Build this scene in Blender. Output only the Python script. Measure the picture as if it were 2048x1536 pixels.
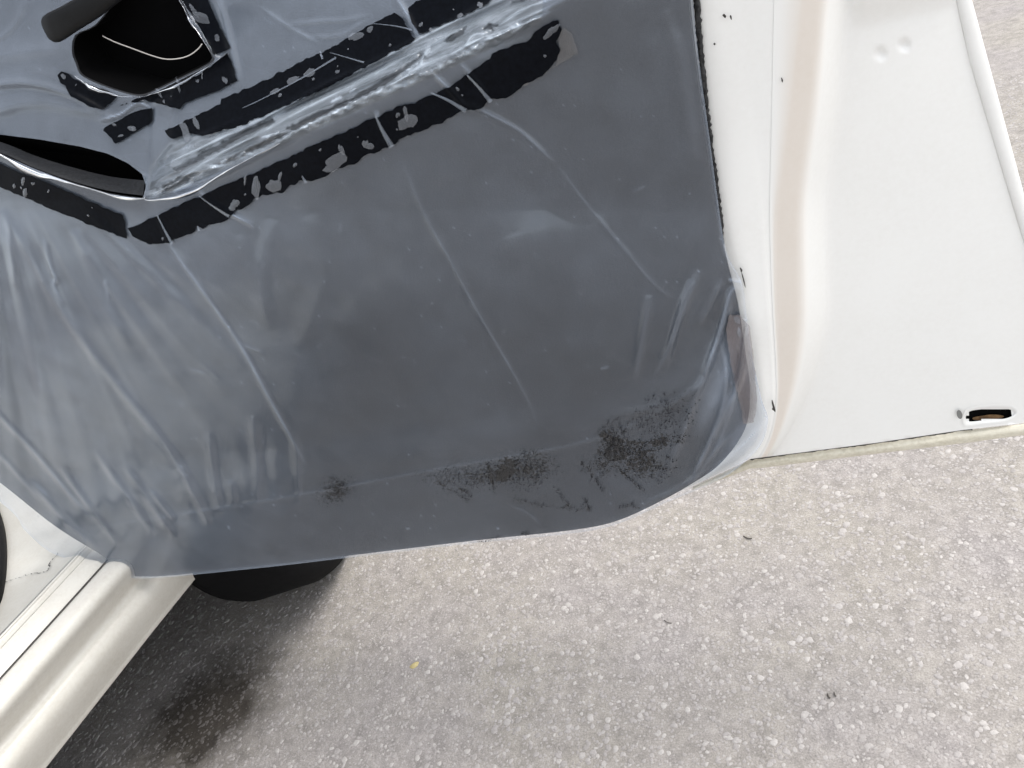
import bpy, bmesh, math, random
import numpy as np
random.seed(7); rng = np.random.default_rng(7)
scene = bpy.context.scene
for o in list(bpy.data.objects): bpy.data.objects.remove(o)

# ------------------------------------------------------------------ camera
F = 1607.0                                     # focal length in photo pixels (2048 wide)
nadir = np.array([1166., 2473., 1607.]); nadir /= np.linalg.norm(nadir)
Zw = -nadir
Xw = np.array([.901, -.170, -.399]); Xw -= Xw.dot(nadir) * nadir; Xw /= np.linalg.norm(Xw)
Yw = np.cross(Zw, Xw)
MC = np.array([Xw, Yw, Zw])                    # camera axes (x right, y down, z forward) -> world
CAM = np.array([0, 0, .94])
cam_d = bpy.data.cameras.new('camera'); cam = bpy.data.objects.new('camera', cam_d)
scene.collection.objects.link(cam); scene.camera = cam
cam_d.sensor_width = 36; cam_d.lens = F / 2048 * 36; cam_d.clip_start = .02; cam_d.clip_end = 600
from mathutils import Matrix, Vector
R = MC @ np.diag([1, -1, -1])
mw = np.eye(4); mw[:3, :3] = R; mw[:3, 3] = CAM
cam.matrix_world = Matrix(mw.tolist())

# ------------------------------------------------------------------ world, sun, exposure
SUN_EL, SUN_AZ = math.radians(62), math.radians(14)      # azimuth measured from world +X towards +Y
world = bpy.data.worlds.new('World'); scene.world = world; world.use_nodes = True
wn = world.node_tree.nodes; wl = world.node_tree.links
sky = wn.new('ShaderNodeTexSky'); sky.sky_type = 'NISHITA'; sky.sun_disc = False
sky.sun_elevation = SUN_EL; sky.sun_rotation = math.pi / 2 - SUN_AZ
sky.air_density = 1.0; sky.dust_density = 1.6; sky.ozone_density = 1.0
bg = wn['Background']; bg.inputs['Strength'].default_value = .15
hs = wn.new('ShaderNodeHueSaturation'); hs.inputs['Saturation'].default_value = .22      # thin high cloud: paler than a clear sky
wl.new(sky.outputs[0], hs.inputs['Color']); wl.new(hs.outputs[0], bg.inputs['Color'])
sd = bpy.data.lights.new('sun', 'SUN'); sd.energy = 1.0; sd.angle = math.radians(35); sd.color = (1, .955, .90)
sun = bpy.data.objects.new('sun', sd); scene.collection.objects.link(sun)
sdir = Vector((math.cos(SUN_EL) * math.cos(SUN_AZ), math.cos(SUN_EL) * math.sin(SUN_AZ), math.sin(SUN_EL)))
sun.rotation_euler = sdir.to_track_quat('Z', 'Y').to_euler()
scene.view_settings.view_transform = 'Standard'; scene.view_settings.look = 'None'
scene.view_settings.exposure = 1.22; scene.view_settings.gamma = 1
scene.view_settings.use_curve_mapping = False

# ------------------------------------------------------------------ helpers
def rays(u, v):
    u = np.asarray(u, float); v = np.asarray(v, float)
    c = np.stack([(u - 1024) / F, (v - 768) / F, np.ones_like(u)], -1)
    return c @ MC.T
GZ = -.05                                     # level of the ground
YD = .65056                                    # the door's inner face lies in the plane y = YD
def on_door(u, v, d=0.):                       # point of the plane d metres in front of the door face
    r = rays(u, v); t = (YD - np.asarray(d)) / r[..., 1]
    return CAM + r * t[..., None]
def on_level(u, v, z):
    r = rays(u, v); t = (z - CAM[2]) / r[..., 2]
    return CAM + r * np.asarray(t)[..., None]
def project(P):
    q = (np.asarray(P) - CAM) @ MC
    return q[..., 0] / q[..., 2] * F + 1024, q[..., 1] / q[..., 2] * F + 768
def lin(r, g, b): return tuple(((c / 255) / 12.92 if c < 10.3 else ((c / 255 + .055) / 1.055) ** 2.4) for c in (r, g, b))
def interp(x, pts):
    a = np.array(pts, float); return np.interp(x, a[:, 0], a[:, 1])
def sstep(x, a, b):
    t = np.clip((x - a) / (b - a), 0, 1); return t * t * (3 - 2 * t)
def smooth_poly(pts, n=4, closed=True):        # Catmull-Rom through the points
    P = np.array(pts, float); N = len(P); out = []
    rngi = range(N) if closed else range(N - 1)
    for i in rngi:
        if closed: p0, p1, p2, p3 = P[i - 1], P[i], P[(i + 1) % N], P[(i + 2) % N]
        else: p0, p1, p2, p3 = P[max(i - 1, 0)], P[i], P[i + 1], P[min(i + 2, N - 1)]
        for k in range(n):
            t = k / n
            out.append(.5 * ((2 * p1) + (-p0 + p2) * t + (2 * p0 - 5 * p1 + 4 * p2 - p3) * t * t + (-p0 + 3 * p1 - 3 * p2 + p3) * t ** 3))
    if not closed: out.append(P[-1])
    return np.array(out)
def seg_dist(U, V, pts, closed=False):         # distance to a polyline, nearest point, and position along it 0..1
    P = np.array(pts, float)
    if closed: P = np.vstack([P, P[:1]])
    best = np.full(U.shape, 1e9); nx = np.zeros_like(U); ny = np.zeros_like(U); al = np.zeros_like(U)
    L = np.r_[0, np.cumsum(np.hypot(*np.diff(P, axis=0).T))]
    for i in range(len(P) - 1):
        a, b = P[i], P[i + 1]; ab = b - a; q = ab @ ab
        if q == 0: continue
        t = np.clip(((U - a[0]) * ab[0] + (V - a[1]) * ab[1]) / q, 0, 1)
        cx = a[0] + t * ab[0]; cy = a[1] + t * ab[1]; dd = np.hypot(U - cx, V - cy); m = dd < best
        best[m] = dd[m]; nx[m] = cx[m]; ny[m] = cy[m]; al[m] = ((L[i] + t * (L[i + 1] - L[i])) / L[-1])[m]
    return best, nx, ny, al
def inside(U, V, poly):
    P = np.array(poly, float); r = np.zeros(U.shape, bool); j = len(P) - 1
    for i in range(len(P)):
        xi, yi = P[i]; xj, yj = P[j]
        if yi != yj:
            c = ((yi > V) != (yj > V)) & (U < (xj - xi) * (V - yi) / (yj - yi) + xi); r ^= c
        j = i
    return r
_tab = rng.random((256, 256))
def vnoise(x, y, seed=0):                      # smooth value noise, -1..1
    x = np.asarray(x, float) + seed * 17.3; y = np.asarray(y, float) + seed * 9.1
    xi = np.floor(x).astype(int); yi = np.floor(y).astype(int); fx = x - xi; fy = y - yi
    fx = fx * fx * (3 - 2 * fx); fy = fy * fy * (3 - 2 * fy)
    g = lambda a, b: _tab[a & 255, b & 255]
    return 2 * ((g(xi, yi) * (1 - fx) + g(xi + 1, yi) * fx) * (1 - fy) + (g(xi, yi + 1) * (1 - fx) + g(xi + 1, yi + 1) * fx) * fy) - 1
def fbm(x, y, seed=0, o=4):
    s = 0; a = 1; t = 0
    for k in range(o): s = s + a * vnoise(x * 2 ** k, y * 2 ** k, seed + k * 3); t += a; a *= .5
    return s / t

def link(o, parent=None):
    scene.collection.objects.link(o)
    if parent is not None: o.parent = parent
    return o
def mesh_obj(name, V, Fc, mat, parent=None, smooth=True, attrs=None):
    me = bpy.data.meshes.new(name); me.from_pydata([tuple(p) for p in np.asarray(V)], [], [tuple(map(int, f)) for f in Fc])
    me.validate(); me.update()
    if smooth: me.polygons.foreach_set('use_smooth', [True] * len(me.polygons))
    if mat: me.materials.append(mat)
    for k, a in (attrs or {}).items():
        at = me.attributes.new(k, 'FLOAT', 'POINT'); at.data.foreach_set('value', np.asarray(a, np.float32))
    return link(bpy.data.objects.new(name, me), parent)
def tag(o, label=None, cat=None, group=None, kind=None):
    for k, v in (('label', label), ('category', cat), ('group', group), ('kind', kind)):
        if v: o[k] = v
    return o
def thing(name, label, cat, loc, group=None):
    o = bpy.data.objects.new(name, None); o.location = loc; o.empty_display_size = .05; link(o)
    return tag(o, label, cat, group)
def adopt(child, root):                        # parent without moving
    child.parent = root; child.matrix_parent_inverse = Matrix.Translation(-Vector(root.location)); return child
def cell_mesh(outline, step, holes=(), clip=None):
    """grid cells in the door's outline, border vertices pulled onto the outline"""
    P = np.array(outline, float); u0, v0 = P.min(0) - step; u1, v1 = P.max(0) + step
    nu = int((u1 - u0) / step) + 2; nv = int((v1 - v0) / step) + 2
    U, V = np.meshgrid(u0 + np.arange(nu) * step, v0 + np.arange(nv) * step, indexing='ij')
    cu = U[:-1, :-1] + step / 2; cv = V[:-1, :-1] + step / 2
    keep = inside(cu, cv, P)
    for h in holes: keep &= ~inside(cu, cv, h)
    used = np.zeros(U.shape, int)
    for a in (0, 1):
        for b in (0, 1): used[a:nu - 1 + a, b:nv - 1 + b] += keep
    border = (used > 0) & (used < 4)
    bu, bv = U[border], V[border]; best = np.full(bu.shape, 1e9); nx = bu.copy(); ny = bv.copy()
    for pl in [P] + [np.array(h, float) for h in holes]:
        d, x, y, _ = seg_dist(bu, bv, pl, True); m = d < best
        best[m] = d[m]; nx[m] = x[m]; ny[m] = y[m]
    m = best < step * 1.3
    bu = np.where(m, nx, bu); bv = np.where(m, ny, bv); U[border] = bu; V[border] = bv
    idx = -np.ones(U.shape, int); sel = used > 0; idx[sel] = np.arange(sel.sum())
    I, J = np.nonzero(keep)
    Fc = np.stack([idx[I, J], idx[I, J + 1], idx[I + 1, J + 1], idx[I + 1, J]], -1)
    return U[sel], V[sel], Fc
def tube(name, pts, rad, mat, parent=None, sides=6, closed_ends=True):
    pts = [Vector(p) for p in pts]; V = []; Fc = []
    for i, p in enumerate(pts):
        t = (pts[min(i + 1, len(pts) - 1)] - pts[max(i - 1, 0)]).normalized()
        a = t.orthogonal().normalized() if i == 0 else (pa - t * pa.dot(t)).normalized(); pa = a; b = t.cross(a)
        r = rad[i] if hasattr(rad, '__len__') else rad
        for k in range(sides):
            w = 2 * math.pi * k / sides; V.append(p + (a * math.cos(w) + b * math.sin(w)) * r)
    n = len(pts)
    for i in range(n - 1):
        for k in range(sides):
            q = (k + 1) % sides; Fc.append((i * sides + k, i * sides + q, (i + 1) * sides + q, (i + 1) * sides + k))
    Fc.append(tuple(range(sides))[::-1]); Fc.append(tuple((n - 1) * sides + k for k in range(sides)))
    return mesh_obj(name, V, Fc, mat, parent)

# ------------------------------------------------------------------ materials
def new_mat(name):
    m = bpy.data.materials.new(name); m.use_nodes = True; nt = m.node_tree
    return m, nt.nodes, nt.links, nt.nodes['Principled BSDF']
def N(nodes, t, **kw):
    n = nodes.new('ShaderNode' + t)
    for k, v in kw.items():
        if k in n.inputs: n.inputs[k].default_value = v
        else: setattr(n, k, v)
    return n
def ramp(nodes, p0, c0, p1, c1):
    r = nodes.new('ShaderNodeValToRGB'); e = r.color_ramp.elements
    e[0].position = p0; e[0].color = (*c0, 1); e[1].position = p1; e[1].color = (*c1, 1); return r
def noise(nodes, links, scale, detail=4, rough=.6, coord=None):
    t = N(nodes, 'TexNoise'); t.inputs['Scale'].default_value = scale; t.inputs['Detail'].default_value = detail; t.inputs['Roughness'].default_value = rough
    if coord is not None: links.new(coord, t.inputs['Vector'])
    return t
def bump(nodes, links, h, strength, dist, bsdf):
    b = N(nodes, 'Bump'); b.inputs['Strength'].default_value = strength; b.inputs['Distance'].default_value = dist
    links.new(h, b.inputs['Height']); links.new(b.outputs[0], bsdf.inputs['Normal']); return b

def simple(name, col, rough=.5, nscale=60, var=.12, bstr=.15, bdist=.0005, coat=0, spec=.5):
    m, n, l, p = new_mat(name); g = n.new('ShaderNodeNewGeometry')
    t = noise(n, l, nscale, 5, .6, g.outputs['Position'])
    r = ramp(n, .3, tuple(c * (1 - var) for c in col), .7, tuple(min(1, c * (1 + var)) for c in col))
    l.new(t.outputs['Fac'], r.inputs[0]); l.new(r.outputs[0], p.inputs['Base Color'])
    p.inputs['Roughness'].default_value = rough; p.inputs['Coat Weight'].default_value = coat; p.inputs['Coat Roughness'].default_value = .08
    p.inputs['Specular IOR Level'].default_value = spec
    if bstr: bump(n, l, t.outputs['Fac'], bstr, bdist, p)
    return m

def paint_mat(name, col, dirt, amount):        # old white car paint with a faint film of dust
    m, n, l, p = new_mat(name); g = n.new('ShaderNodeNewGeometry')
    a = noise(n, l, 14, 6, .65, g.outputs['Position']); b = noise(n, l, 220, 3, .6, g.outputs['Position'])
    mx = N(n, 'Math', operation='MULTIPLY'); l.new(a.outputs['Fac'], mx.inputs[0]); l.new(b.outputs['Fac'], mx.inputs[1])
    r = ramp(n, .16, col, .16 + .5 / max(amount, .01), dirt); l.new(mx.outputs[0], r.inputs[0]); l.new(r.outputs[0], p.inputs['Base Color'])
    p.inputs['Roughness'].default_value = .32; p.inputs['Coat Weight'].default_value = .35; p.inputs['Coat Roughness'].default_value = .15
    bump(n, l, noise(n, l, 900, 2, .5, g.outputs['Position']).outputs['Fac'], .02, .0002, p)
    return m
M_paint = paint_mat('white_paint', (.845, .84, .81), (.77, .755, .715), .6)
M_sill = paint_mat('cream_white_paint', (.62, .60, .545), (.50, .465, .40), 1.0)
M_band = paint_mat('beige_reflection_paint', (.74, .68, .61), (.70, .63, .55), .8)
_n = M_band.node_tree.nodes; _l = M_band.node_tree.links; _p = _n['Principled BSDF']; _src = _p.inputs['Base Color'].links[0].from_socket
_a = N(_n, 'Attribute', attribute_name='tint'); _m = N(_n, 'Mix', data_type='RGBA'); _m.inputs[6].default_value = (.845, .84, .81, 1)   # painted-in ground reflection fades out into the white
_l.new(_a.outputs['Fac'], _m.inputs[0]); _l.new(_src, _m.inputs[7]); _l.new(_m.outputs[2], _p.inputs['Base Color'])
M_hem = paint_mat('dirty_cream_paint', (.70, .66, .54), (.50, .45, .34), 1.8)
_p = M_sill.node_tree.nodes['Principled BSDF']; _p.inputs['Roughness'].default_value = .42; _p.inputs['Coat Weight'].default_value = .15
M_black = simple('black_rubber', (.003, .003, .0035), .6, 150, .3, .3, .0005, 0, .2)
M_tyre = simple('tyre_rubber', (.004, .004, .0045), .85, 90, .3, .4, .0005, 0, .15)
M_trim = simple('charcoal_trim', (.022, .023, .026), .55, 420, .25, .4, .0004)
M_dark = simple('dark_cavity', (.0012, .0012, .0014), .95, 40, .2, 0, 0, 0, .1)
M_under = simple('underbody', (.006, .006, .006), .95, 30, .3, .3, .001, 0, .05)
M_lip = simple('ribbed_trim', (.007, .008, .010), .55, 300, .5, .6, .001, 0, .3)
M_rust = simple('rust', (.16, .09, .04), .9, 180, .5, .5)
M_chip = simple('chip', (.05, .045, .04), .9, 200, .3, .2)
M_twig = simple('dry_twig', (.075, .065, .055), .9, 200, .3, .2)
M_foam = simple('foam_gasket', (.035, .035, .036), .95, 500, .6, .9, .001)
M_wire = simple('pale_wire', (.5, .47, .44), .4, 60, .1, 0)

def film_mat(name, base, tint, gloss_r, whit=.55):
    m = bpy.data.materials.new(name); m.use_nodes = True; n = m.node_tree.nodes; l = m.node_tree.links; n.clear()
    out = n.new('ShaderNodeOutputMaterial'); g = n.new('ShaderNodeNewGeometry')
    sl = N(n, 'Attribute', attribute_name='slack'); cr = N(n, 'Attribute', attribute_name='crease'); wt = N(n, 'Attribute', attribute_name='contact')
    a = noise(n, l, 7, 5, .6, g.outputs['Position']); b = noise(n, l, 650, 3, .7, g.outputs['Position'])
    # haze of the film: uneven milky polythene, whiter where it has been creased
    h = N(n, 'MapRange'); h.inputs[1].default_value = .3; h.inputs[2].default_value = .7; h.inputs[3].default_value = base * .82; h.inputs[4].default_value = base * 1.18
    l.new(a.outputs['Fac'], h.inputs[0])
    md = noise(n, l, 34, 5, .65, g.outputs['Position']); mr = N(n, 'MapRange'); mr.inputs[1].default_value = .3; mr.inputs[2].default_value = .7; mr.inputs[3].default_value = .86; mr.inputs[4].default_value = 1.14
    l.new(md.outputs['Fac'], mr.inputs[0]); hm = N(n, 'Math', operation='MULTIPLY'); l.new(h.outputs[0], hm.inputs[0]); l.new(mr.outputs[0], hm.inputs[1])
    sk = N(n, 'Math', operation='ADD'); sk.inputs[1].default_value = 1; l.new(sl.outputs['Fac'], sk.inputs[0]); hk = N(n, 'Math', operation='MULTIPLY'); l.new(hm.outputs[0], hk.inputs[0]); l.new(sk.outputs[0], hk.inputs[1])
    fm = N(n, 'MapRange'); fm.inputs[1].default_value = .3; fm.inputs[2].default_value = .7; fm.inputs[3].default_value = .9; fm.inputs[4].default_value = 1.1
    l.new(b.outputs['Fac'], fm.inputs[0])
    h2 = N(n, 'Math', operation='MULTIPLY'); l.new(hk.outputs[0], h2.inputs[0]); l.new(fm.outputs[0], h2.inputs[1])
    c2 = N(n, 'Math', operation='MULTIPLY_ADD'); c2.inputs[1].default_value = whit; l.new(cr.outputs['Fac'], c2.inputs[0]); l.new(h2.outputs[0], c2.inputs[2])
    # where the film clings wet to the panel it turns clear, in fine specks
    vo = N(n, 'TexVoronoi'); vo.inputs['Scale'].default_value = 330; l.new(g.outputs['Position'], vo.inputs['Vector'])
    nn = noise(n, l, 60, 4, .7, g.outputs['Position'])
    nm = N(n, 'MapRange'); nm.inputs[1].default_value = .3; nm.inputs[2].default_value = .7; nm.inputs[3].default_value = .45; nm.inputs[4].default_value = 1; l.new(nn.outputs['Fac'], nm.inputs[0])
    th = N(n, 'Math', operation='MULTIPLY'); l.new(wt.outputs['Fac'], th.inputs[0]); l.new(nm.outputs[0], th.inputs[1])
    lt = N(n, 'Math', operation='SUBTRACT'); l.new(th.outputs[0], lt.inputs[0]); l.new(vo.outputs['Distance'], lt.inputs[1])
    sp = N(n, 'MapRange'); sp.inputs[1].default_value = 0; sp.inputs[2].default_value = .07; l.new(lt.outputs[0], sp.inputs[0])
    inv = N(n, 'Math', operation='SUBTRACT'); inv.inputs[0].default_value = 1; l.new(sp.outputs[0], inv.inputs[1])
    op = N(n, 'Math', operation='MULTIPLY', use_clamp=True); l.new(c2.outputs[0], op.inputs[0]); l.new(inv.outputs[0], op.inputs[1])
    tr = n.new('ShaderNodeBsdfTransparent'); df = n.new('ShaderNodeBsdfDiffuse'); df.inputs['Color'].default_value = (*tint, 1)
    mx = n.new('ShaderNodeMixShader'); l.new(op.outputs[0], mx.inputs[0]); l.new(tr.outputs[0], mx.inputs[1]); l.new(df.outputs[0], mx.inputs[2])
    gl = n.new('ShaderNodeBsdfGlossy'); gl.inputs['Roughness'].default_value = gloss_r; gl.inputs['Color'].default_value = (.95, .97, 1, 1)
    fr = N(n, 'Fresnel'); fr.inputs['IOR'].default_value = 1.52
    f2 = N(n, 'Math', operation='MULTIPLY', use_clamp=True); f2.inputs[1].default_value = 1.15; l.new(fr.outputs[0], f2.inputs[0])
    m2 = n.new('ShaderNodeMixShader'); l.new(f2.outputs[0], m2.inputs[0]); l.new(mx.outputs[0], m2.inputs[1]); l.new(gl.outputs[0], m2.inputs[2])
    bp = N(n, 'Bump'); bp.inputs['Strength'].default_value = .12; bp.inputs['Distance'].default_value = .0008
    l.new(noise(n, l, 55, 5, .65, g.outputs['Position']).outputs['Fac'], bp.inputs['Height'])
    for s in (df, gl): l.new(bp.outputs[0], s.inputs['Normal'])
    l.new(bp.outputs[0], fr.inputs['Normal'])
    l.new(m2.outputs[0], out.inputs['Surface']); return m
M_film = film_mat('milky_film', .088, (.59, .69, .84), .21)
M_ridge = film_mat('crumpled_film', .095, (.68, .77, .87), .13, .55)
M_clear = film_mat('clear_tape', .045, (.55, .50, .46), .16)
M_tintedtape = film_mat('reflection_tinted_tape', .42, (.22, .185, .185), .12)  # clear tape, its pinkish ground reflection put into the tint
M_bubble = film_mat('bubble_film', .09, (.66, .72, .82), .3)
# tape that lies wet on the black trim: reads as glossy black
M_tape = simple('black_tape', (.0032, .004, .006), .34, 260, .35, .10, .0003, 0, .05)

# ------------------------------------------------------------------ ground
def dark_patch(n, l, pos):                          # dark patch on the ground beside the sill: dark factor
    sc = on_level(410, 1425, GZ)
    vs = N(n, 'VectorMath', operation='DISTANCE'); vs.inputs[1].default_value = tuple(sc)
    wob = N(n, 'VectorMath', operation='SCALE'); wob.inputs['Scale'].default_value = .14
    nz = noise(n, l, 13, 5, .65, pos); cc = N(n, 'VectorMath', operation='SUBTRACT'); cc.inputs[1].default_value = (.5, .5, .5)
    l.new(nz.outputs['Color'], cc.inputs[0]); l.new(cc.outputs[0], wob.inputs[0]); ad = N(n, 'VectorMath', operation='ADD'); l.new(pos, ad.inputs[0]); l.new(wob.outputs[0], ad.inputs[1])
    l.new(ad.outputs[0], vs.inputs[0]); sr = ramp(n, .075, (.17, .16, .15), .17, (1, 1, 1)); l.new(vs.outputs['Value'], sr.inputs[0]); return sr
def ground_material():
    m, n, l, p = new_mat('exposed_aggregate'); g = n.new('ShaderNodeNewGeometry'); pos = g.outputs['Position']
    big = noise(n, l, 3.2, 5, .6, pos); mid = noise(n, l, 38, 5, .7, pos); fine = noise(n, l, 420, 3, .7, pos)
    c1 = ramp(n, .38, (.322, .298, .266), .62, (.312, .288, .276)); l.new(big.outputs['Fac'], c1.inputs[0])
    c2 = ramp(n, .3, (.72, .72, .72), .7, (1.2, 1.2, 1.2)); l.new(mid.outputs['Fac'], c2.inputs[0])
    c3 = ramp(n, .3, (.72, .72, .72), .7, (1.22, 1.22, 1.22)); l.new(fine.outputs['Fac'], c3.inputs[0])
    m1 = N(n, 'Mix', data_type='RGBA', blend_type='MULTIPLY'); m1.inputs[0].default_value = 1; l.new(c1.outputs[0], m1.inputs[6]); l.new(c2.outputs[0], m1.inputs[7])
    m2 = N(n, 'Mix', data_type='RGBA', blend_type='MULTIPLY'); m2.inputs[0].default_value = 1; l.new(m1.outputs[2], m2.inputs[6]); l.new(c3.outputs[0], m2.inputs[7])
    vo = N(n, 'TexVoronoi'); vo.inputs['Scale'].default_value = 150; l.new(pos, vo.inputs['Vector'])
    vr = ramp(n, .22, (1, 1, 1), .34, (0, 0, 0)); l.new(vo.outputs['Distance'], vr.inputs[0])
    m3 = N(n, 'Mix', data_type='RGBA'); m3.inputs[7].default_value = (.42, .392, .374, 1); l.new(m2.outputs[2], m3.inputs[6])
    vm = N(n, 'Math', operation='MULTIPLY'); vm.inputs[1].default_value = .55; l.new(vr.outputs[0], vm.inputs[0]); l.new(vm.outputs[0], m3.inputs[0])
    # dark patch beside the sill
    sr = dark_patch(n, l, pos)
    m4 = N(n, 'Mix', data_type='RGBA', blend_type='MULTIPLY'); m4.inputs[0].default_value = 1; l.new(m3.outputs[2], m4.inputs[6]); l.new(sr.outputs[0], m4.inputs[7])
    l.new(m4.outputs[2], p.inputs['Base Color']); p.inputs['Roughness'].default_value = .9; p.inputs['Specular IOR Level'].default_value = .25
    ma = N(n, 'Math', operation='ADD'); l.new(mid.outputs['Fac'], ma.inputs[0]); l.new(fine.outputs['Fac'], ma.inputs[1])
    bump(n, l, ma.outputs[0], .5, .002, p); return m
M_ground = ground_material()
gs = 400.
ground = mesh_obj('ground', [(-gs, -gs, GZ), (gs, -gs, GZ), (gs, gs, GZ), (-gs, gs, GZ)], [(0, 1, 2, 3)], M_ground, smooth=False)
tag(ground, kind='structure')
def stone_mat(name):
    m, n, l, p = new_mat(name); g = n.new('ShaderNodeNewGeometry'); at = N(n, 'Attribute', attribute_name='tone')
    r = n.new('ShaderNodeValToRGB'); e = r.color_ramp.elements
    e[0].color = (.295, .274, .256, 1); e[1].color = (.440, .413, .390, 1); x = e.new(.6); x.color = (.352, .327, .313, 1)
    l.new(at.outputs['Fac'], r.inputs[0]); nz = noise(n, l, 350, 4, .7, g.outputs['Position'])
    c = ramp(n, .3, (.82, .82, .82), .7, (1.1, 1.1, 1.1)); l.new(nz.outputs['Fac'], c.inputs[0])
    mm = N(n, 'Mix', data_type='RGBA', blend_type='MULTIPLY'); mm.inputs[0].default_value = 1; l.new(r.outputs[0], mm.inputs[6]); l.new(c.outputs[0], mm.inputs[7])
    st = dark_patch(n, l, g.outputs['Position']); sm = N(n, 'Mix', data_type='RGBA', blend_type='MULTIPLY'); sm.inputs[0].default_value = .85; l.new(mm.outputs[2], sm.inputs[6]); l.new(st.outputs[0], sm.inputs[7])
    l.new(sm.outputs[2], p.inputs['Base Color']); p.inputs['Roughness'].default_value = .8
    bump(n, l, nz.outputs['Fac'], .4, .0012, p); return m
M_stone = stone_mat('pale_stone')
def dome(k, rr):
    """unit stone: low irregular dome"""
    ring = []
    a0 = rr.random() * 6.28; el = .62 + .38 * rr.random()
    rad = 1 + .22 * (rr.random(k) - .5) * 2
    for i in range(k):
        w = 2 * math.pi * i / k; ring.append((rad[i] * math.cos(w), el * rad[i] * math.sin(w)))
    ring = np.array(ring); c, s = math.cos(a0), math.sin(a0); ring = ring @ np.array([[c, s], [-s, c]])
    V = np.vstack([np.c_[ring, np.full(k, -.12)], np.c_[ring * .86, np.full(k, .12)], np.c_[ring * .5, np.full(k, .2)], [[0, 0, .22]]])
    Fc = [(i, (i + 1) % k, k + (i + 1) % k, k + i) for i in range(k)] + [(k + i, k + (i + 1) % k, 2 * k + (i + 1) % k, 2 * k + i) for i in range(k)] + [(2 * k + i, 2 * k + (i + 1) % k, 3 * k) for i in range(k)]
    return V, Fc
templates = [dome(7, rng) for _ in range(24)]
# scatter over the strip of ground seen under and beside the door
n_st = 60000
X = rng.uniform(-1.75, .75, n_st); Y = rng.uniform(.3, 2.6, n_st); Y = .3 + (Y - .3) ** 1.15 / 2.3 ** .15
Rr = np.clip(np.exp(rng.normal(math.log(.0027), .36, n_st)), .0012, .0062)
su, sv = project(np.c_[X, Y, np.full(n_st, GZ)])
low_edge = np.array([(-400, 1560), (105, 1536), (404, 1150), (700, 1115), (1150, 1065), (1500, 935), (2048, 870), (2400, 830)])
seen = (su > -20) & (su < 2070) & (sv < 1550) & (sv > np.interp(su, low_edge[:, 0], low_edge[:, 1]))
order = np.argsort(-(Rr * seen)); big = set(order[:300].tolist())
Vs = []; Fs = []; Ts = []; off = 0
stone_meshes = []
for k in range(10):
    V, Fc = templates[k]; me = bpy.data.meshes.new('stone'); me.from_pydata([tuple(v) for v in V], [], Fc); me.update()
    me.polygons.foreach_set('use_smooth', [True] * len(me.polygons)); me.materials.append(M_stone)
    at = me.attributes.new('tone', 'FLOAT', 'POINT'); at.data.foreach_set('value', np.full(len(V), .35 + .65 * k / 9, np.float32)); stone_meshes.append(me)
for i in range(n_st):
    if i in big:
        o = bpy.data.objects.new('stone', stone_meshes[rng.integers(10)]); o.location = (X[i], Y[i], GZ + .0003); o.rotation_euler.z = rng.random() * 6.28
        o.scale = (Rr[i], Rr[i], Rr[i] * .5); link(o, ground); continue
    V, Fc = templates[i % 24]; w = rng.random() * 6.28; c, s = math.cos(w), math.sin(w)
    W = V * [Rr[i], Rr[i], Rr[i] * .5]; W = np.c_[W[:, 0] * c - W[:, 1] * s + X[i], W[:, 0] * s + W[:, 1] * c + Y[i], W[:, 2] + GZ + .0003]
    Vs.append(W); Fs += [tuple(a + off for a in f) for f in Fc]; off += len(W); Ts.append(np.full(len(W), np.clip(rng.normal(.55, .28), 0, 1)))
agg = mesh_obj('aggregate', np.vstack(Vs), Fs, M_stone, ground, True, {'tone': np.concatenate(Ts)}); tag(agg, kind='stuff')

# ------------------------------------------------------------------ car (body side left of the open door)
hinge = on_level(404, 1150, .19)
car = thing('car', 'white car body with cream ribbed sill at lower left', 'car', (float(hinge[0]), float(hinge[1]), 0))
fwd = np.array([math.cos(math.radians(82)), math.sin(math.radians(82)), 0]); side = np.array([fwd[1], -fwd[0], 0])   # forward, outward
def prof(uv, z):                               # profile point (outward, height) of a line seen at uv
    p = on_level(uv[0], uv[1], z); return (p - hinge) @ side, z
def extrude(name, pr, s0, s1, mat, sub=4, nseg=24, wob=0., corner=False):
    P = np.array(pr, float) if corner else smooth_poly(pr, sub, False)
    V = []; Fc = []; m = len(P)
    for i in range(nseg + 1):
        s = s0 + (s1 - s0) * i / nseg
        for q in P:
            b = hinge + fwd * s + side * (q[0] + wob * vnoise(s * 9, q[1] * 9)); V.append((b[0], b[1], q[1]))
    for i in range(nseg):
        for j in range(m - 1): Fc.append((i * m + j, (i + 1) * m + j, (i + 1) * m + j + 1, i * m + j + 1))
    o = mesh_obj(name, V, Fc, mat); return adopt(o, car)
def mid(a, b, z): return prof(((a[0] + b[0]) / 2, (a[1] + b[1]) / 2), z)
r2 = mid((0, 1357), (208, 1134), .335); r3 = mid((0, 1395), (232, 1140), .333); r4 = mid((0, 1445), (265, 1150), .303)
r5 = mid((0, 1522), (301, 1160), .268); r6 = mid((57, 1536), (355, 1148), .228); r7 = mid((105, 1536), (404, 1150), .188)
sill = extrude('sill', [r2, ((r2[0] + r3[0]) / 2, .3365), (r3[0], .331), (r3[0] + .004, .318), (r4[0] - .001, .296), (r5[0] - .012, .276), (r5[0] - .001, .264), (r5[0] + .002, .250), (r6[0], .228), (r7[0] - .006, .200), (r7[0] - .012, .188), (r7[0] - .03, .184), (r7[0] - .05, .19)], -1.5, .9, M_sill, 5, 40, .0015)
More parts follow.
